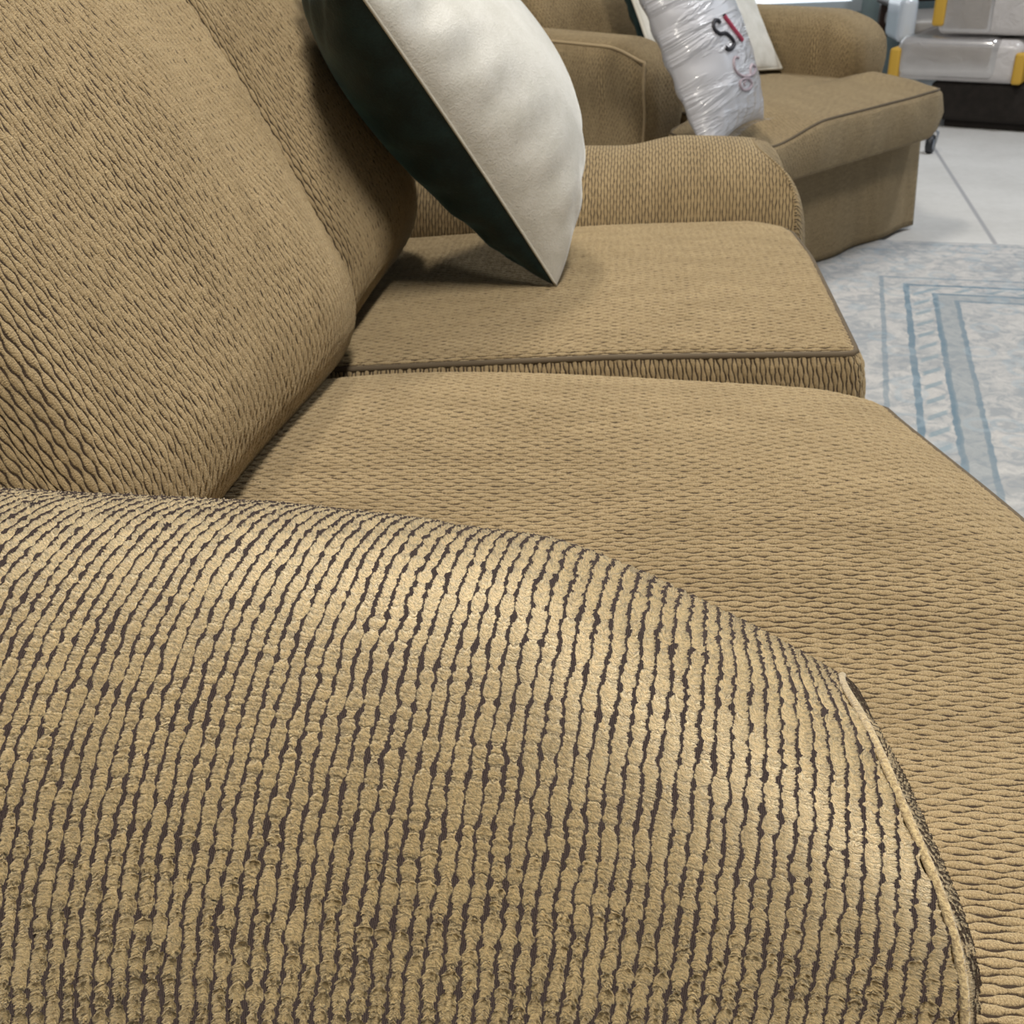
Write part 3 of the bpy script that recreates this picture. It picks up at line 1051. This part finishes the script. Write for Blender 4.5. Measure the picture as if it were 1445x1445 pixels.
def make_plastic_pillow():
    a = NT('white_pillow_in_film')
    tc = a.n('ShaderNodeTexCoord')
    uv = a.n('ShaderNodeUVMap', uv_map='UVMap')
    sp = a.n('ShaderNodeSeparateXYZ')
    a.t.links.new(uv.outputs[0], sp.inputs[0])
    v = a.xyz(a.math('MULTIPLY', sp.outputs[0], 20.0), a.math('MULTIPLY', sp.outputs[1], 4.0))
    n1 = a.noise(v, 1.0, 4.0, 0.6, distort=0.8)
    a.b.inputs['Base Color'].default_value = (0.58, 0.58, 0.62, 1)
    a.b.inputs['Roughness'].default_value = 0.45
    a.b.inputs['Coat Weight'].default_value = 0.8
    a.b.inputs['Coat Roughness'].default_value = 0.15
    bmp = a.bump(a.smooth(n1, 0.42, 0.72), 0.55, 0.012)
    a.t.links.new(bmp.outputs[0], a.b.inputs['Coat Normal'])
    bot = on_z(1040, 196, CZ - 0.020)
    S = (0.48, 0.36)
    A3 = np.array([-0.42, 0.12, 0.90])
    B3 = np.array([0.45, 0.89, 0.0])
    f = frame_from((0, 0, 0), A3, B3)
    O = bot + f[1] * S[0] / 2
    f = (O,) + f[1:]
    t = thing('wrapped_pillow', 'white pillow in shiny clear plastic with a black S and red strip, on the armchair', 'pillow', tuple(bot))
    fp = pillow_mesh('front_panel', f, S, 0.085, 1, a.m, t, ph=0.4, wr=0.004, pinch=0.09)
    pillow_mesh('back_panel', f, S, 0.045, -1, a.m, t, ph=1.1, wr=0.004, pinch=0.09)
    # folded film along the bottom hem
    film = NT('clear_film')
    tr = film.n('ShaderNodeBsdfTransparent')
    gl = film.n('ShaderNodeBsdfGlossy')
    gl.inputs['Roughness'].default_value = 0.18
    mx = film.n('ShaderNodeMixShader')
    mx.inputs[0].default_value = 0.32
    film.t.links.new(tr.outputs[0], mx.inputs[1])
    film.t.links.new(gl.outputs[0], mx.inputs[2])
    film.t.links.new(mx.outputs[0], film.out.inputs['Surface'])
    k = np.linspace(-1, 1, 60)
    G = np.zeros((60, 6, 3))
    for j in range(6):
        aa, bb, hh = pillow_pt(np.full_like(k, -1.0), k * 0.96, 1, S, 0, pinch=0.09, wr=0)
        ext = 0.030 * j / 5
        wv = 0.008 * np.sin(k * 31 + j * 0.5) * j / 5
        G[:, j] = f[0] + (aa - ext * 0.3)[:, None] * f[1] + bb[:, None] * f[2] + (ext * 0.9 + wv)[:, None] * f[3]
    surf('film_hem', G, None, film.m, t)
    # marks printed on the film, laid on the pillow surface
    dep = bpy.context.evaluated_depsgraph_get()
    bm = bmesh.new()
    bm.from_mesh(fp.data)
    bvh = BVHTree.FromBMesh(bm)

    def drop(u, v):
        loc, nor, i, dist = bvh.ray_cast(CAM, pixray(u, v))
        if loc is None:
            return None
        if nor.dot(CAM - loc) < 0:
            nor = -nor
        return np.array(loc + nor * 0.0008)

    def stroke(name, pix, r, mat, closed=False):
        pix = np.array(pix, float)
        s = np.linspace(0, len(pix) - 1, 60)
        # Catmull-Rom through the points
        out = []
        for q in s:
            i = min(int(q), len(pix) - 2)
            tt = q - i
            p0, p1, p2_, p3 = (pix[max(i - 1, 0)], pix[i], pix[i + 1], pix[min(i + 2, len(pix) - 1)])
            out.append(0.5 * (2 * p1 + (p2_ - p0) * tt + (2 * p0 - 5 * p1 + 4 * p2_ - p3) * tt ** 2 + (3 * p1 - p0 - 3 * p2_ + p3) * tt ** 3))
        W = [drop(*o_) for o_ in out]
        W = [q for q in W if q is not None]
        if len(W) > 4:
            return tube(name, W, r, mat, t, n=6)

    def Cc(pts):
        return [(920 + x / 7.225, y / 7.225) for x, y in pts]
    black = simple('black_print', (0.02, 0.018, 0.025), 0.6).m
    red = simple('red_print', (0.42, 0.05, 0.10), 0.6).m
    pink = simple('faded_mauve_print', (0.44, 0.36, 0.40), 0.6).m
    stroke('letter', Cc([(690, 240), (672, 212), (640, 210), (622, 260), (640, 310), (690, 345), (745, 340), (800, 385), (832, 440), (815, 490), (770, 505), (745, 480)]), 0.0045, black)
    o = stroke('print_strip', Cc([(728, 160), (775, 225), (830, 300), (880, 365), (915, 410)]), 0.0052, red)
    for pts in ([(742, 145), (718, 160)], [(905, 365), (880, 388)], [(918, 385), (893, 408)]):
        a_, b_ = Cc(pts)
        stroke('print_tick', [a_, ((a_[0] + b_[0]) / 2, (a_[1] + b_[1]) / 2), b_], 0.0016, black)
    stroke('emblem', Cc([(880, 590), (845, 585), (830, 640), (850, 720), (905, 770), (975, 780), (1035, 750), (1050, 690), (1020, 660), (1000, 700), (1000, 770), (960, 800)]), 0.0032, pink)
    stroke('emblem', Cc([(950, 800), (905, 820), (895, 870), (930, 915), (985, 910), (1015, 860), (990, 810), (950, 800)]), 0.0032, pink)
    stroke('emblem', Cc([(955, 825), (935, 845), (945, 875)]), 0.002, pink)
    bm.free()
    rebase(t)


make_plastic_pillow()

# ------------------------------------------------------------------ background stack at the right
E3 = np.array([0.866, -0.5])
N3 = np.array([-0.5, -0.866])
SO = np.array([1.30, 4.90])


def SL(e, n, z):
    return (SO[0] + e * E3[0] + n * N3[0], SO[1] + e * E3[1] + n * N3[1], z)


M_DARK = make_velvet('dark_brown_upholstery', (0.013, 0.010, 0.008), (0.022, 0.017, 0.014), 0.1, (0.4, 0.35, 0.3))


def wrap_mat():
    a = NT('pale_wrapped_upholstery')
    tc = a.n('ShaderNodeTexCoord')
    n1 = a.noise(tc.outputs['Object'], 14.0, 4.0, 0.6, distort=1.0)
    a.put(a.b.inputs['Base Color'], a.mix(n1, (0.52, 0.49, 0.48), (0.66, 0.63, 0.62)))
    a.b.inputs['Roughness'].default_value = 0.4
    a.b.inputs['Coat Weight'].default_value = 0.5
    a.b.inputs['Coat Roughness'].default_value = 0.2
    a.bump(n1, 0.6, 0.015)
    return a.m


M_WRAP = wrap_mat()
M_YEL = simple('yellow_foam', (0.60, 0.36, 0.045), 0.6).m
M_FILM = bpy.data.materials['clear_film']


def slab(name, e0, e1, d0, d1, z0, z1, r, mat, parent, res=0.03):
    return rbox(name, (e1 - e0, d1 - d0, z1 - z0), r,
                lambda X, Y, Z: SL(X + (e0 + e1) / 2, Y + (d0 + d1) / 2, Z + (z0 + z1) / 2), mat, parent, res=res)


dk = thing('ottoman', 'long dark brown upholstered bench under the pale wrapped cushions, back right', 'ottoman', SL(0.6, -0.3, 0))
slab('body', -0.04, 1.3, -0.60, 0.0, 0.030, 0.185, 0.02, M_DARK, dk)
slab('plinth', 0.03, 1.27, -0.57, -0.03, 0.0, 0.032, 0.006, M_DARK, dk)
rebase(dk)

wb = thing('wrapped_cushion', 'pale grey plastic-wrapped cushion with yellow edge strips lying on the dark bench', 'cushion', SL(0.1, -0.3, 0.187))
slab('body', -0.20, 0.315, -0.55, 0.035, 0.187, 0.355, 0.045, M_WRAP, wb, res=0.02)
slab('edge_strip', -0.222, -0.175, -0.50, 0.043, 0.192, 0.315, 0.012, M_YEL, wb)
slab('edge_strip', 0.285, 0.327, -0.50, 0.045, 0.190, 0.310, 0.012, M_YEL, wb)
slab('plastic_film', -0.19, 0.225, -0.50, 0.048, 0.20, 0.366, 0.04, M_FILM, wb, res=0.02)
rebase(wb)

wt = thing('wrapped_cushion', 'upper pale plastic-wrapped cushion stacked on the lower wrapped one, back right', 'cushion', SL(0.3, -0.3, 0.366))
slab('body', -0.05, 0.75, -0.58, 0.010, 0.368, 0.58, 0.03, M_WRAP, wt, res=0.02)
slab('edge_strip', -0.072, -0.020, -0.52, 0.018, 0.400, 0.56, 0.012, M_YEL, wt)
slab('plastic_film', -0.03, 0.17, -0.52, 0.022, 0.374, 0.57, 0.02, M_FILM, wt, res=0.02)
rebase(wt)

# brown armchair with wrapped arm behind the stack
bc = thing('wooden_armchair', 'dark brown wooden armchair with plastic-wrapped arm, behind the wrapped cushions', 'armchair', (1.45, 5.85, 0))
M_WOOD = simple('dark_brown_wood', (0.035, 0.016, 0.010), 0.35).m
M_SEAT = simple('grey_leather', (0.34, 0.32, 0.30), 0.4).m
M_SLV = simple('milky_plastic_sleeve', (0.62, 0.68, 0.76), 0.25, **{'Coat Weight': 0.6}).m
for (x, y) in ((1.28, 5.55), (1.78, 5.55), (1.28, 6.1), (1.78, 6.1)):
    box_obj('leg', (x - 0.025, y - 0.025, 0), (x + 0.025, y + 0.025, 0.40), M_WOOD, bc, 0.006)
rbox('seat', (0.50, 0.56, 0.07), 0.025, plain(None, (1.53, 5.82, 0.335)), M_SEAT, bc, res=0.04)
box_obj('apron', (1.29, 5.54, 0.22), (1.77, 5.58, 0.30), M_WOOD, bc, 0.005)
for x in (1.265, 1.795):
    rbox('arm', (0.06, 0.60, 0.05), 0.02, plain(None, (x, 5.82, 0.425)), M_WOOD, bc, res=0.04)
rbox('arm_sleeve', (0.085, 0.30, 0.20), 0.035, plain(None, (1.262, 5.62, 0.375)), M_SLV, bc, res=0.02)['label'] = 'milky plastic sleeve over the arm'
rbox('backrest', (0.54, 0.06, 0.40), 0.025, plain(None, (1.53, 6.13, 0.60)), M_WOOD, bc, res=0.04)
rebase(bc)


# caster peeking out beside the armchair
def caster():
    c = on_z(1313, 203, 0.035)
    t = thing('caster_wheel', 'small black caster wheel on the concrete just right of the armchair', 'caster', (c[0], c[1], 0))
    M = simple('black_rubber', (0.012, 0.014, 0.018), 0.45).m
    G = simple('grey_hub', (0.30, 0.33, 0.38), 0.35, Metallic=0.6).m
    ang = np.linspace(0, 2 * math.pi, 33)[:-1]
    prof = [(-0.012, 0.020), (-0.014, 0.030), (-0.008, 0.035), (0.008, 0.035), (0.014, 0.030), (0.012, 0.020)]
    ax = np.array([0.9, -0.43, 0])
    bx = np.array([0.43, 0.9, 0])
    P = np.zeros((33, len(prof), 3))
    for i, th in enumerate(np.linspace(0, 2 * math.pi, 33)):
        for j, (o, r) in enumerate(prof):
            P[i, j] = c + ax * o + r * (math.cos(th) * bx + math.sin(th) * Z3)
    surf('tyre', P, None, M, t)
    prof2 = [(-0.013, 0.001), (-0.013, 0.021), (0.013, 0.021), (0.013, 0.001)]
    P = np.zeros((33, 4, 3))
    for i, th in enumerate(np.linspace(0, 2 * math.pi, 33)):
        for j, (o, r) in enumerate(prof2):
            P[i, j] = c + ax * o + r * (math.cos(th) * bx + math.sin(th) * Z3)
    surf('hub', P, None, G, t)
    q = [c + ax * 0.022, c + ax * 0.022 + Z3 * 0.045, c + Z3 * 0.055, c - ax * 0.022 + Z3 * 0.045, c - ax * 0.022]
    tube('fork', q, 0.005, G, t)
    tube('stem', [c + Z3 * 0.05, c + Z3 * 0.09], 0.006, G, t)
    rebase(t)


caster()
